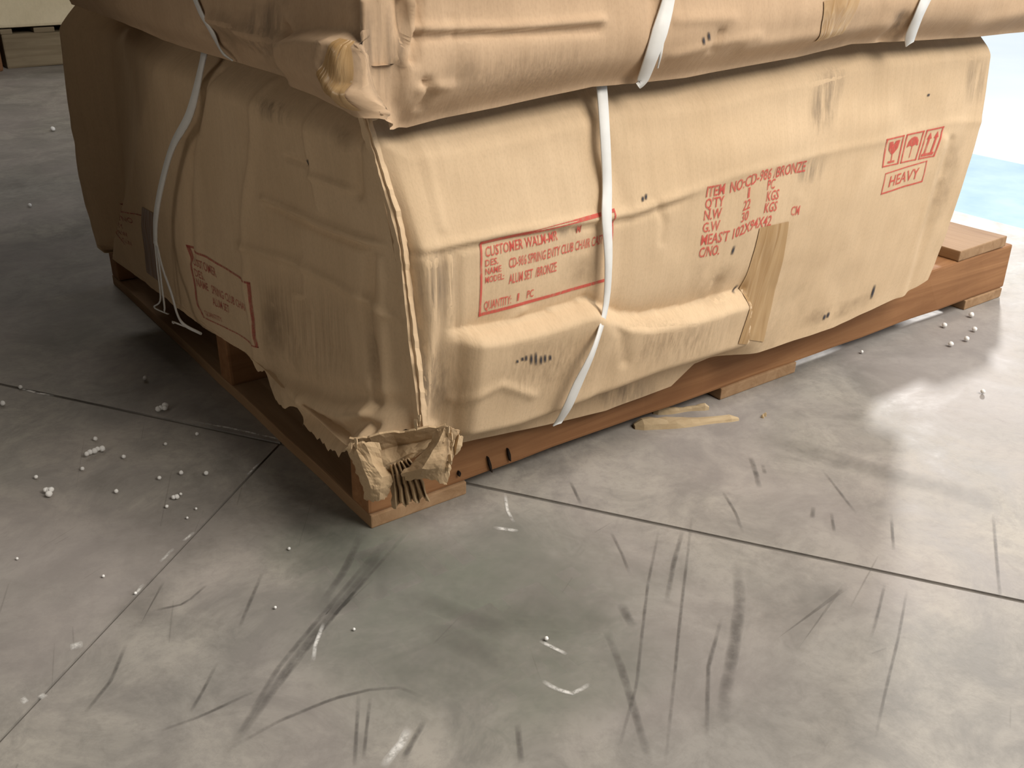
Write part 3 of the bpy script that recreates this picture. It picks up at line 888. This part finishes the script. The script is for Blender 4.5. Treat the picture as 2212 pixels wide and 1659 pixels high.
# worn panels on the side face
Q5 = [(402, 528), (541, 610), (560, 752), (440, 686)]
print_on(SL, Q5, [bars([(0, 0, 1, 0.03), (0.05, 0.97, 1, 1.0), (0, 0, 0.035, 1), (0.97, 0, 1, 1)]),
                  text_mesh([('CUSTOMER', 0.06, 0.10, 0.12, 0.40), ('DES.', 0.06, 0.26, 0.10, 0.16), ('NAME', 0.06, 0.38, 0.10, 0.20),
                             ('SPRING CLUB CHAIR', 0.32, 0.37, 0.11, 0.58), ('ALUM SET', 0.30, 0.53, 0.11, 0.28), ('QUANTITY', 0.10, 0.78, 0.11, 0.30)])],
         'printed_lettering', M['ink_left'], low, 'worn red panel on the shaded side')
Q6 = [(258, 440), (322, 466), (332, 566), (270, 528)]
print_on(SL, Q6, [bars([(0, 0, 1, 0.03), (0, 0, 0.05, 1)]), text_mesh([('ITEM NO', 0.1, 0.12, 0.13, 0.6), ('QTY', 0.1, 0.34, 0.13, 0.3), ('N.W', 0.1, 0.55, 0.13, 0.3), ('G.W', 0.1, 0.76, 0.13, 0.3)])],
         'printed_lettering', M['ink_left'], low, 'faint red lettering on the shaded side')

def sheet_patch(S, quad, name, mat, parent, n=10, m=10, lift=0.0008, label=None):
    V, UVs = S.quad_grid(quad, n, m, lift)
    o = link(name, mesh_data(name, V, grid_faces(n, m), UVs), mat, parent, True)
    if label: o['label'] = label
    return o
sheet_patch(SR, [(1640, 492), (1703, 478), (1648, 738), (1594, 742)], 'tape', M['tape'], low, 14, 30, 0.0010, 'wrinkled brown tape strip beside the red lettering')
sheet_patch(SL, [(308, 447), (336, 462), (350, 612), (318, 588)], 'tape', M['tape_dark'], low, 8, 16, 0.0010, 'dark brown tape strip on the shaded side')
sheet_patch(S2R, [(1778, 2), (1858, -8), (1818, 72), (1758, 90)], 'tape', M['tape'], up, 14, 20, 0.0012, 'brown tape strip down the front edge')
sheet_patch(S2L, [(735, 85), (768, 92), (780, 238), (705, 200)], 'tape', M['tape'], up, 14, 18, 0.0015, 'shiny brown tape over the crushed corner')
sheet_patch(SR, [(1200, 560), (1305, 535), (1300, 610), (1196, 628)], 'stain', M['smudge_soft'], low, 10, 10, 0.0007)

stains = [
    (SR, low, 'smudge', [(1735, 150), (1830, 130), (1800, 290), (1740, 305)]), (SR, low, 'smudge', [(1720, 345), (1800, 325), (1770, 400), (1715, 395)]),
    (SR, low, 'smudge', [(860, 520), (1000, 500), (990, 690), (890, 700)]), (SR, low, 'smudge', [(870, 700), (960, 700), (970, 920), (900, 920)]),
    (SR, low, 'smudge_soft', [(1480, 560), (1600, 540), (1590, 650), (1480, 660)]), (SR, low, 'smudge_soft', [(2030, 300), (2100, 260), (2040, 480), (1985, 500)]),
    (SR, low, 'smudge', [(1180, 480), (1260, 470), (1260, 510), (1180, 520)]), (SR, low, 'smudge', [(2085, 120), (2140, 120), (2125, 230), (2080, 230)]),
    (SR, low, 'smudge_soft', [(1700, 680), (1900, 620), (1890, 660), (1700, 720)]), (SR, low, 'smudge', [(1300, 850), (1420, 810), (1420, 880), (1310, 900)]),
    (SR, low, 'flute', [(1060, 730), (1320, 690), (1310, 830), (1060, 890)]), (SR, low, 'flute', [(1300, 690), (1590, 650), (1585, 735), (1310, 810)]),
    (SR, low, 'flute', [(870, 520), (1010, 495), (1010, 700), (890, 715)]), (SR, low, 'flute', [(880, 700), (1000, 700), (1040, 910), (905, 920)]),
    (S2R, up, 'flute', [(960, 110), (1300, 80), (1290, 185), (960, 240)]), (SL, low, 'flute', [(540, 560), (760, 640), (790, 860), (570, 770)]),
    (SL, low, 'smudge', [(550, 200), (640, 230), (640, 280), (555, 260)]), (SL, low, 'smudge_soft', [(720, 260), (775, 280), (775, 330), (725, 330)]),
    (SL, low, 'smudge_soft', [(770, 640), (810, 650), (830, 880), (790, 870)]), (SL, low, 'smudge_soft', [(560, 610), (620, 620), (640, 780), (560, 770)]),  # both patches paint in faint vertical shading on the side face
    (S2L, up, 'smudge', [(540, -10), (620, 10), (600, 140), (540, 120)]), (S2L, up, 'smudge_soft', [(460, 10), (560, 20), (560, 130), (470, 110)]),
    (S2L, up, 'smudge', [(765, 0), (830, 0), (830, 240), (780, 220)]), (S2R, up, 'smudge', [(828, 0), (890, 0), (880, 140), (835, 260)]),
    (S2R, up, 'smudge_soft', [(850, 210), (1020, 200), (1010, 262), (860, 275)]), (S2R, up, 'smudge', [(1925, 20), (1965, 10), (1950, 85), (1915, 85)]),
    (S2R, up, 'smudge_soft', [(950, 80), (1030, 80), (1030, 200), (950, 200)]),
]
for S, par, mn, q in stains:
    sheet_patch(S, q, 'stain', M[mn], par, 8, 8, 0.0006)
tk = [(1128, 775, 10), (1136, 773, 14), (1147, 775, 26), (1157, 774, 32), (1168, 777, 22), (1177, 774, 20), (1188, 772, 14), (1117, 780, 8),
      (1583, 540, 22), (1520, 88, 20), (1531, 78, 22), (1780, 685, 14), (1788, 680, 14), (1885, 630, 34), (665, 352, 18), (1590, 625, 22), (2005, 205, 7), (1388, 430, 14), (1395, 425, 16)]
for x, y, hh in tk:
    S = SL if x < 700 else (S2R if y < 120 and x < 1600 else SR)
    par = up if S is S2R else low
    sl = 0 if x < 1400 else (0.12 if S is S2R else -0.30)
    w = 3.2
    q = [(x-w-sl*hh/2, y-hh/2), (x+w-sl*hh/2, y-hh/2), (x+w+sl*hh/2, y+hh/2), (x-w+sl*hh/2, y+hh/2)]
    sheet_patch(S, q, 'scuff', M['tick'], par, 4, 6, 0.0009)

def strap(S, pts, lifts, width, name, parent, label, thick=0.0012, n=40, mat='strap', tail=()):
    P = [S.at(px, py, l) for (px, py), l in zip(pts, lifts)] + [np.array(q) for q in tail]
    Nn = [S.nrm(px, py) for px, py in pts] + [S.out for q in tail]
    # smooth through the measured points
    t = np.linspace(0, 1, len(P)); tt = np.linspace(0, 1, n)
    def cr(A):
        A = np.array(A); out = []
        A2 = np.vstack([2*A[0]-A[1], A, 2*A[-1]-A[-2]])
        for x in tt*(len(A)-1):
            i = min(int(x), len(A)-2); f = x-i
            p0, p1, p2, p3 = A2[i], A2[i+1], A2[i+2], A2[i+3]
            out.append(0.5*((2*p1) + (p2-p0)*f + (2*p0-5*p1+4*p2-p3)*f*f + (3*p1-p0-3*p2+p3)*f**3))
        return np.array(out)
    P = cr(P); Nn = cr(Nn); Nn /= np.linalg.norm(Nn, axis=1, keepdims=True)
    T = np.gradient(P, axis=0); T /= np.linalg.norm(T, axis=1, keepdims=True)
    Sd = np.cross(T, Nn); Sd /= np.linalg.norm(Sd, axis=1, keepdims=True)
    wd = np.interp(tt, np.linspace(0, 1, len(width)), width) if isinstance(width, (list, tuple)) else np.full(n, width)
    V, F, K_ = [], [], 6
    for i in range(n):
        N2 = np.cross(Sd[i], T[i])
        for a, b in ((-1, 0), (-0.9, 1), (0, 0.7), (0.9, 1), (1, 0), (0, -0.6)):
            V.append(P[i] + Sd[i]*wd[i]/2*a + N2*thick*b)
    for i in range(n-1):
        for k in range(K_):
            F.append((i*K_+k, i*K_+(k+1) % K_, (i+1)*K_+(k+1) % K_, (i+1)*K_+k))
    F += [tuple(range(K_)), tuple(range((n-1)*K_, n*K_))[::-1]]
    o = link(name, mesh_data(name, V, F), M[mat], parent, True)
    if label: o['label'] = label
    return o
strap(SR, [(1268, 150), (1277, 208), (1290, 300), (1305, 400), (1306, 470), (1298, 560), (1287, 650), (1268, 740)],
      [0.016, 0.022, 0.012, 0.004, 0.003, 0.012, 0.020, 0.012], [0.0135, 0.0135, 0.0145, 0.0150, 0.0150, 0.011, 0.0085, 0.0085, 0.014, 0.0145, 0.013], 'strap', low, 'white plastic strap down the printed front',
      tail=[at_plane(1248, 828, (0, -0.098, 0), (0, 1, 0)), at_plane(1224, 882, (0, -0.090, 0), (0, 1, 0)), at_plane(1203, 916, (0, -0.074, 0), (0, 1, 0))])
strap(S2R, [(1450, -40), (1437, 20), (1422, 70), (1402, 120), (1382, 160), (1366, 180)], [0.002, 0.002, 0.003, 0.005, 0.008, 0.010], [0.014, 0.016, 0.018, 0.016, 0.015, 0.008], 'strap', up, 'white plastic strap nearest the crushed corner')
strap(S2R, [(1428, 85), (1422, 115), (1416, 140)], [0.003, 0.004, 0.004], [0.004, 0.003, 0.001], 'strap_split', up, 'split fibre of the white strap', n=10)
strap(S2R, [(2008, -30), (1985, 20), (1965, 60), (1950, 84)], [0.003, 0.003, 0.006, 0.012], [0.020, 0.020, 0.018, 0.014], 'strap', up, 'white plastic strap beside the brown tape')
strap(S2L, [(415, -30), (440, 30), (468, 75), (490, 105), (510, 126)], [0.002, 0.002, 0.003, 0.006, 0.004], [0.0085, 0.0085, 0.008, 0.006, 0.003], 'strap', up, 'white strap on the shaded side')
strap(SL, [(467, 138), (461, 155), (432, 230), (404, 310), (386, 390), (378, 460), (380, 520)], [0.020, 0.018, 0.016, 0.018, 0.022, 0.026, 0.028], [0.009, 0.010, 0.0105, 0.0105, 0.011, 0.011, 0.009], 'strap', low, 'white strap down the shaded side', 0.002)
for pts, w in (([(378, 500), (384, 560), (390, 610), (396, 655), (408, 700)], 0.0040), ([(381, 510), (392, 570), (412, 630), (424, 670), (440, 696), (466, 714)], 0.0055),
               ([(377, 505), (380, 570), (386, 640), (396, 692), (402, 684)], 0.0020), ([(418, 690), (430, 715), (445, 728)], 0.0022)):
    strap(SL, pts, [0.028] + [0.026]*(len(pts)-2) + [0.020], [w, w, w*0.7], 'strap_strand', low, None, 0.0015, 24)

# ------------------------------------------------------------------ torn corner pieces
def crumple(name, rows, parent, mat, thick=0.0025, sub=6, nz=0.002, seed=0, label=None, rag=3.0, crease=0.0):
    """rows of (px, py, toward-viewer offset in metres) from the corner; gives a thick folded scrap with ragged rims"""
    G = np.array(rows, float)
    n, m = G.shape[:2]
    N, Mm = (n-1)*sub+1, (m-1)*sub+1
    A = np.zeros((N, m, 3))
    for k in range(m):
        for c in range(3): A[:, k, c] = np.interp(np.linspace(0, n-1, N), range(n), G[:, k, c])
    B = np.zeros((N, Mm, 3))
    for i in range(N):
        for c in range(3): B[i, :, c] = np.interp(np.linspace(0, m-1, Mm), range(m), A[i, :, c])
    r = random.Random(seed*17+1)
    V = []
    for i in range(N):
        for j in range(Mm):
            x, y, dd = B[i, j]
            e = i in (0, N-1) or j in (0, Mm-1)
            q = Vector((x*0.03, y*0.03, seed*5.1))
            dd += nz*(noise.noise(q) + 0.45*abs(noise.noise(q*2.3)) - 0.3) + crease*math.sin(j*2.1)*(i/N)
            if e: x += r.uniform(-rag, rag); y += r.uniform(-rag, rag)
            else: x += 2.0*noise.noise(q*2); y += 2.0*noise.noise(q*2+Vector((9, 0, 0)))
            V.append(pK(x, y, dd))
    o = link(name, mesh_data(name, V, grid_faces(N, Mm)), mat, parent)
    md = o.modifiers.new('thickness', 'SOLIDIFY'); md.thickness = thick; md.offset = 0
    if label: o['label'] = label
    return o
# frayed flap edge running down the near corner
L_ = [(772, 236), (784, 285), (800, 335), (820, 400), (838, 455), (852, 520), (858, 570), (866, 640), (876, 720), (886, 800), (892, 860), (897, 925)]
rows = [[(x-1, y, 0.002), (x+7+2*math.sin(k*1.3), y, 0.008), (x+14+3*math.sin(k*2.1), y, 0.005), (x+17, y, 0.008), (x+25, y, 0.001)] for k, (x, y) in enumerate(L_)]
fl = crumple('corner_flap', rows, low, M['card_low'], 0.0018, 5, 0.003, 1, 'frayed pale flap edge along the near corner', 1.6)
crumple('torn_scrap', [[(748, 966, 0.026), (765, 958, 0.034), (790, 956, 0.036), (818, 958, 0.024)], [(766, 998, 0.030), (782, 996, 0.040), (802, 1000, 0.041), (824, 1010, 0.026)],
                       [(778, 1032, 0.032), (796, 1030, 0.043), (822, 1030, 0.041), (850, 1026, 0.024)], [(788, 1056, 0.032), (803, 1056, 0.042), (820, 1054, 0.042), (842, 1048, 0.028)],
                       [(789, 1076, 0.030), (804, 1080, 0.038), (818, 1080, 0.040), (832, 1074, 0.030)]], low, M['card_torn'], 0.004, 5, 0.0045, 2, 'thick torn scrap hanging at the corner', 2.5)
crumple('torn_scrap', [[(752, 948, 0.012), (800, 944, 0.016), (850, 932, 0.010), (905, 926, 0.014), (965, 918, 0.012)], [(790, 970, 0.006), (812, 975, 0.006), (860, 962, -0.002), (910, 955, 0.002), (958, 940, 0.012)],
                       [(800, 992, 0.010), (825, 1006, 0.012), (850, 996, 0.014), (880, 982, 0.012), (935, 962, 0.016)], [(812, 1008, 0.010), (832, 1016, 0.012), (850, 1010, 0.014), (866, 1000, 0.012), (890, 990, 0.016)]],
        low, M['card_torn'], 0.0025, 5, 0.004, 3, None, 3)
crumple('torn_scrap', [[(945, 930, 0.026), (962, 922, 0.034), (978, 924, 0.034), (994, 932, 0.020)], [(925, 968, 0.030), (948, 952, 0.046), (968, 950, 0.036), (984, 955, 0.026)],
                       [(895, 1000, 0.032), (930, 985, 0.050), (956, 980, 0.044), (978, 985, 0.028)], [(868, 1022, 0.034), (912, 1012, 0.054), (948, 1010, 0.044), (970, 1018, 0.030)],
                       [(878, 1036, 0.028), (910, 1032, 0.036), (940, 1036, 0.036), (962, 1048, 0.026)]], low, M['card_torn'], 0.0025, 5, 0.0045, 4, 'folded torn flap at the corner', 2.5)
pl = []
for r, (y0, spread) in enumerate(((1006, 0.50), (1030, 0.70), (1060, 0.88), (1094, 1.0))):
    pl.append([(842 + r*2 + k*7.2*spread, y0 - k*1.6 + (9*math.sin(k*1.9) if r == 3 else 0), 0.026 + 0.006*((k % 2)*2-1) - 0.003*r) for k in range(12)])
crumple('torn_fringe', pl, low, M['card_torn'], 0.0012, 3, 0.004, 5, 'pleated fringe of torn cardboard', 2.2)
crumple('torn_scrap', [[(986, 944, 0.024), (992, 940, 0.030), (1000, 944, 0.026)], [(980, 962, 0.024), (988, 960, 0.030), (997, 962, 0.026)], [(978, 980, 0.024), (984, 982, 0.028), (990, 976, 0.026)]], low, M['edge'], 0.002, 3, 0.003, 6, None, 1.5)
# pale shredded fibres along the torn rim
for k, (x, y) in enumerate([(968, 930), (974, 945), (978, 960), (972, 990), (966, 1005), (958, 950), (700, 930), (716, 940), (735, 955), (660, 900), (612, 866), (905, 905), (898, 915), (758, 965), (768, 955)]):
    a_ = 0.3*math.sin(k*2.3)
    crumple('fibre', [[(x-3, y-9, 0.036 if x > 740 else 0.0), (x+3, y-9, 0.038 if x > 740 else 0.003)], [(x-4+6*a_, y+4, 0.038 if x > 740 else 0.002), (x+3+6*a_, y+5, 0.041 if x > 740 else 0.004)],
                      [(x-1+12*a_, y+13, 0.036 if x > 740 else 0.0), (x+1+12*a_, y+14, 0.037 if x > 740 else 0.001)]], low, M['edge'], 0.001, 2, 0.002, 30+k, None, 1.0) if x > 740 else None

# ------------------------------------------------------------------ scraps of wood beside the pallet
def splinter(name, a, b, w, h, seed, label):
    A = at_z(*a); B = at_z(*b)
    d_ = (B-A); L = np.linalg.norm(d_); d_ /= L; s_ = np.array([-d_[1], d_[0], 0])
    V, F, n = [], [], 14
    r = random.Random(seed)
    for i in range(n):
        t = i/(n-1); ww = w*(0.65+0.35*math.sin(t*2.4+seed))*(0.55 if i in (0, n-1) else 1); hh = h*(0.7+0.3*math.sin(t*5+seed))*(0.45 if i in (0, n-1) else 1)
        c = A + d_*L*t + s_*0.0015*math.sin(t*9+seed)
        for sx, z in ((-1, 0.0), (1, 0.0), (0.85, hh*(0.8+0.3*r.random())), (0.1, hh*(0.9+0.3*r.random())), (-0.8, hh*(0.6+0.3*r.random()))):
            q = c + s_*ww/2*sx; V.append((q[0], q[1], z))
    for i in range(n-1):
        for k in range(5): F.append((i*5+k, i*5+(k+1) % 5, (i+1)*5+(k+1) % 5, (i+1)*5+k))
    F += [tuple(range(5)), tuple(range((n-1)*5, n*5))[::-1]]
    o = link(name, mesh_data(name, V, F), M['wood_pale'])
    tag(o, label, 'wood scrap', 'broken wood slivers beside the pallet')
    return o
splinter('wood_splinter', (1370, 925), (1594, 906), 0.020, 0.011, 1, 'long pale wood sliver sticking out from under the pallet')
splinter('wood_splinter', (1410, 893), (1530, 884), 0.014, 0.012, 2, 'short pale wood sliver half hidden under the pallet runner')
splinter('wood_crumb', (1645, 903), (1653, 898), 0.006, 0.006, 3, 'tiny pale wood crumb lying alone right of the wood slivers')

# ------------------------------------------------------------------ foam crumbs
def foam(name, px, py, r, clump, label, group, seed, mat='foam', flat=1.0, stretch=1.0):
    rr = random.Random(seed)
    c = at_z(px, py)
    bm = bmesh.new()
    cells = [(0, 0, 0)] if not clump else [((i-(clump-1)/2)*r*0.62*stretch, rr.uniform(-.5, .5)*r, rr.uniform(0, 0.5)*r) for i in range(clump)]
    for (x, y, z) in cells:
        rad = r*(1 if not clump else rr.uniform(0.55, 0.75))
        res = bmesh.ops.create_icosphere(bm, subdivisions=2, radius=rad)
        ofs = Vector((x, y, z))
        for v in res['verts']:
            k = 1 + 0.18*noise.noise(v.co*(2.0/rad) + Vector((seed*3.7, 0, 0)))
            v.co = Vector((v.co.x*k, v.co.y*k, v.co.z*k*flat)) + ofs
    zmin = min(v.co.z for v in bm.verts)
    for v in bm.verts: v.co.z -= zmin
    me = bpy.data.meshes.new(name); bm.to_mesh(me); bm.free()
    o = link(name, me, M[mat], None, True)
    o.location = (c[0], c[1], 0.0008); o.rotation_euler = (0, 0, rr.uniform(0, 3) if stretch == 1 else 0.15)
    tag(o, label, 'foam crumb', group)
    return o
G_ = 'white foam beads scattered on the floor'
big = [(353, 888, 0.0062, 4, 'largest round white foam clump, beside the floor joint left of the pallet'),
       (205, 982, 0.0056, 5, 'elongated white foam chunk on the floor at the left'),
       (107, 1069, 0.0054, 4, 'lumpy white foam chunk nearest the left edge of the floor'),
       (317, 822, 0.0048, 2, 'white foam pair of beads in the shade above the floor joint'),
       (379, 1079, 0.0045, 2, 'white foam double bead in the cluster below the floor joint')]
for k, (x, y, r, n, lb_) in enumerate(big):
    foam('foam_crumb', x, y, r, n, lb_, G_, 20+k, stretch=1.5 if n > 4 else 1.0)
small = [
    (45, 841, 4.2, 'small white foam bead lying on the floor joint near the left edge'),
    (7, 877, 5.5, 'white foam bead at the very left edge, just below the floor joint'),
    (426, 942, 4.0, 'white foam bead just below the floor joint, the one nearest the pallet'),
    (358, 963, 3.6, 'dull foam bead below the largest round foam clump'),
    (207, 953, 4.8, 'round foam bead directly above the elongated foam chunk'),
    (268, 991, 4.4, 'slim foam bead just right of the elongated foam chunk'),
    (179, 1017, 4.2, 'foam bead below and left of the elongated foam chunk'),
    (79, 1035, 4.2, 'foam bead just above the lumpy foam chunk near the left edge'),
    (252, 1066, 4.6, 'foam bead alone between the lumpy foam chunk and the double bead'),
    (345, 1037, 4.4, 'leftmost foam bead of the row of three above the double bead'),
    (392, 1026, 4.8, 'middle foam bead of the row of three above the double bead'),
    (446, 1027, 5.2, 'rightmost and largest foam bead of the row of three above the double bead'),
    (391, 1071, 3.2, 'tiny foam bead touching the right side of the double bead'),
    (361, 1098, 3.8, 'foam bead just below the double bead, on its left'),
    (424, 1102, 2.8, 'faint tiny foam bead below the double bead, on its right'),
    (405, 1122, 2.8, 'faint tiny foam bead, lowest of those below the double bead'),
    (625, 1189, 3.6, 'tiny foam bead on the floor just below the near pallet corner, to its left'),
    (765, 1363, 3.4, 'tiny foam bead right of the long dark drag marks in the foreground'),
    (293, 1285, 3.4, 'tiny foam bead on the diagonal floor joint in the left foreground'),
    (224, 1248, 3.2, 'tiny foam bead just left of the diagonal floor joint'),
    (38, 1210, 2.8, 'tiny foam bead near the left edge, below the lumpy chunk'),
    (595, 1316, 3.4, 'faint foam bead between the diagonal joint and the dark drag marks'),
    (1180, 1384, 5.0, 'white foam bead alone on the greenish stain in the foreground'),
    (2097, 686, 5.6, 'topmost foam bead of the five beside the far end of the pallet'),
    (2039, 708, 5.4, 'leftmost foam bead of the five beside the far end of the pallet'),
    (2104, 717, 5.4, 'rightmost foam bead of the five beside the far end of the pallet'),
    (2053, 749, 5.6, 'lowest foam bead of the five beside the far end of the pallet'),
    (2087, 738, 5.6, 'foam bead in the middle of the five beside the far end of the pallet'),
    (1861, 764, 3.6, 'lone small foam bead close to the far half of the pallet runner'),
    (2122, 851, 5.0, 'lone white foam bead at the right edge in the bright floor patch'),
    (115, 284, 5.0, 'white foam speck on the far floor, beside the shaded carton side'),
    (65, 448, 4.0, 'white foam speck on the dim floor left of the carton, nearer the left edge'),
]
for k, (x, y, r, lb_) in enumerate(small):
    p = at_z(x, y); dist = np.linalg.norm(p-CAM)
    foam('foam_bead', x, y, r*0.92*dist/FPX, 0, lb_, G_, 50+k)
foam('plastic_flake', 551, 860, 0.0052, 3, 'small bluish white flake beside the pallet under the torn carton side', None, 99, 'blue_flake', 0.6)

# ------------------------------------------------------------------ unseen stack added to shade the gap and the side face on the left
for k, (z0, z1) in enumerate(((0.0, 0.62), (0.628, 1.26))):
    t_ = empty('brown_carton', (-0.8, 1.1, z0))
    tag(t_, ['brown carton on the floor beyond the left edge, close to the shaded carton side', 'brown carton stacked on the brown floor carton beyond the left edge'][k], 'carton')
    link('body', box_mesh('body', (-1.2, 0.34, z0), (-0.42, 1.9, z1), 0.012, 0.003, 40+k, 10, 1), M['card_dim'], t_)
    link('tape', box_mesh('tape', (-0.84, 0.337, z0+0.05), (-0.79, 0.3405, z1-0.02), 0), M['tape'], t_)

# ------------------------------------------------------------------ goods in the background, top left
bx0, bx1, by0, by1 = 0.385, 1.25, 3.68, 4.5
blk = link('wooden_skid', box_mesh('wooden_skid', (bx0+0.012, by0, 0), (bx1, by1, 0.130), 0.008, 0.003, 3, 8, 0), M['wood_grey'])
skid = empty('timber_skid', (0.8, 4.0, 0))
tag(skid, 'grey weathered timber skid under the cream carton in the background', 'skid')
blk.name = 'block'; blk.parent = skid; blk.matrix_parent_inverse = Matrix.Translation(-Vector(skid.location))
for x0, x1 in ((bx0+0.01, bx0+0.055), (bx0+0.135, bx0+0.215), (bx0+0.33, bx0+0.5), (bx1-0.1, bx1)):
    link('batten', box_mesh('batten', (x0, by0+0.003, 0.130), (x1, by1-0.01, 0.150), 0.003), M['wood_grey'], skid)
cr_ = empty('cream_carton', (0.8, 4.0, 0.151))
tag(cr_, 'cream coloured carton on the grey skid at the top left', 'carton')
link('body', box_mesh('body', (bx0, by0-0.012, 0.1545), (bx1, by1, 0.62), 0.012, 0.004, 9, 10, 0), M['card_cream'], cr_)
link('flap_seam', box_mesh('flap_seam', (bx0+0.02, by0-0.0145, 0.60), (bx1-0.02, by0-0.008, 0.612), 0.001), M['dark'], cr_)
bc = empty('brown_carton', (0.2, 3.9, 0))
tag(bc, 'dark reddish brown carton at the far left edge, standing on the floor', 'carton')
link('body', box_mesh('body', (-0.2, 3.62, 0.0), (0.372, 4.2, 0.125), 0.012, 0.004, 12, 8, 0), M['card_brown'], bc)
link('lid', box_mesh('lid', (-0.2, 3.63, 0.126), (0.352, 4.19, 0.50), 0.012, 0.004, 13, 8, 0), M['card_brown'], bc)
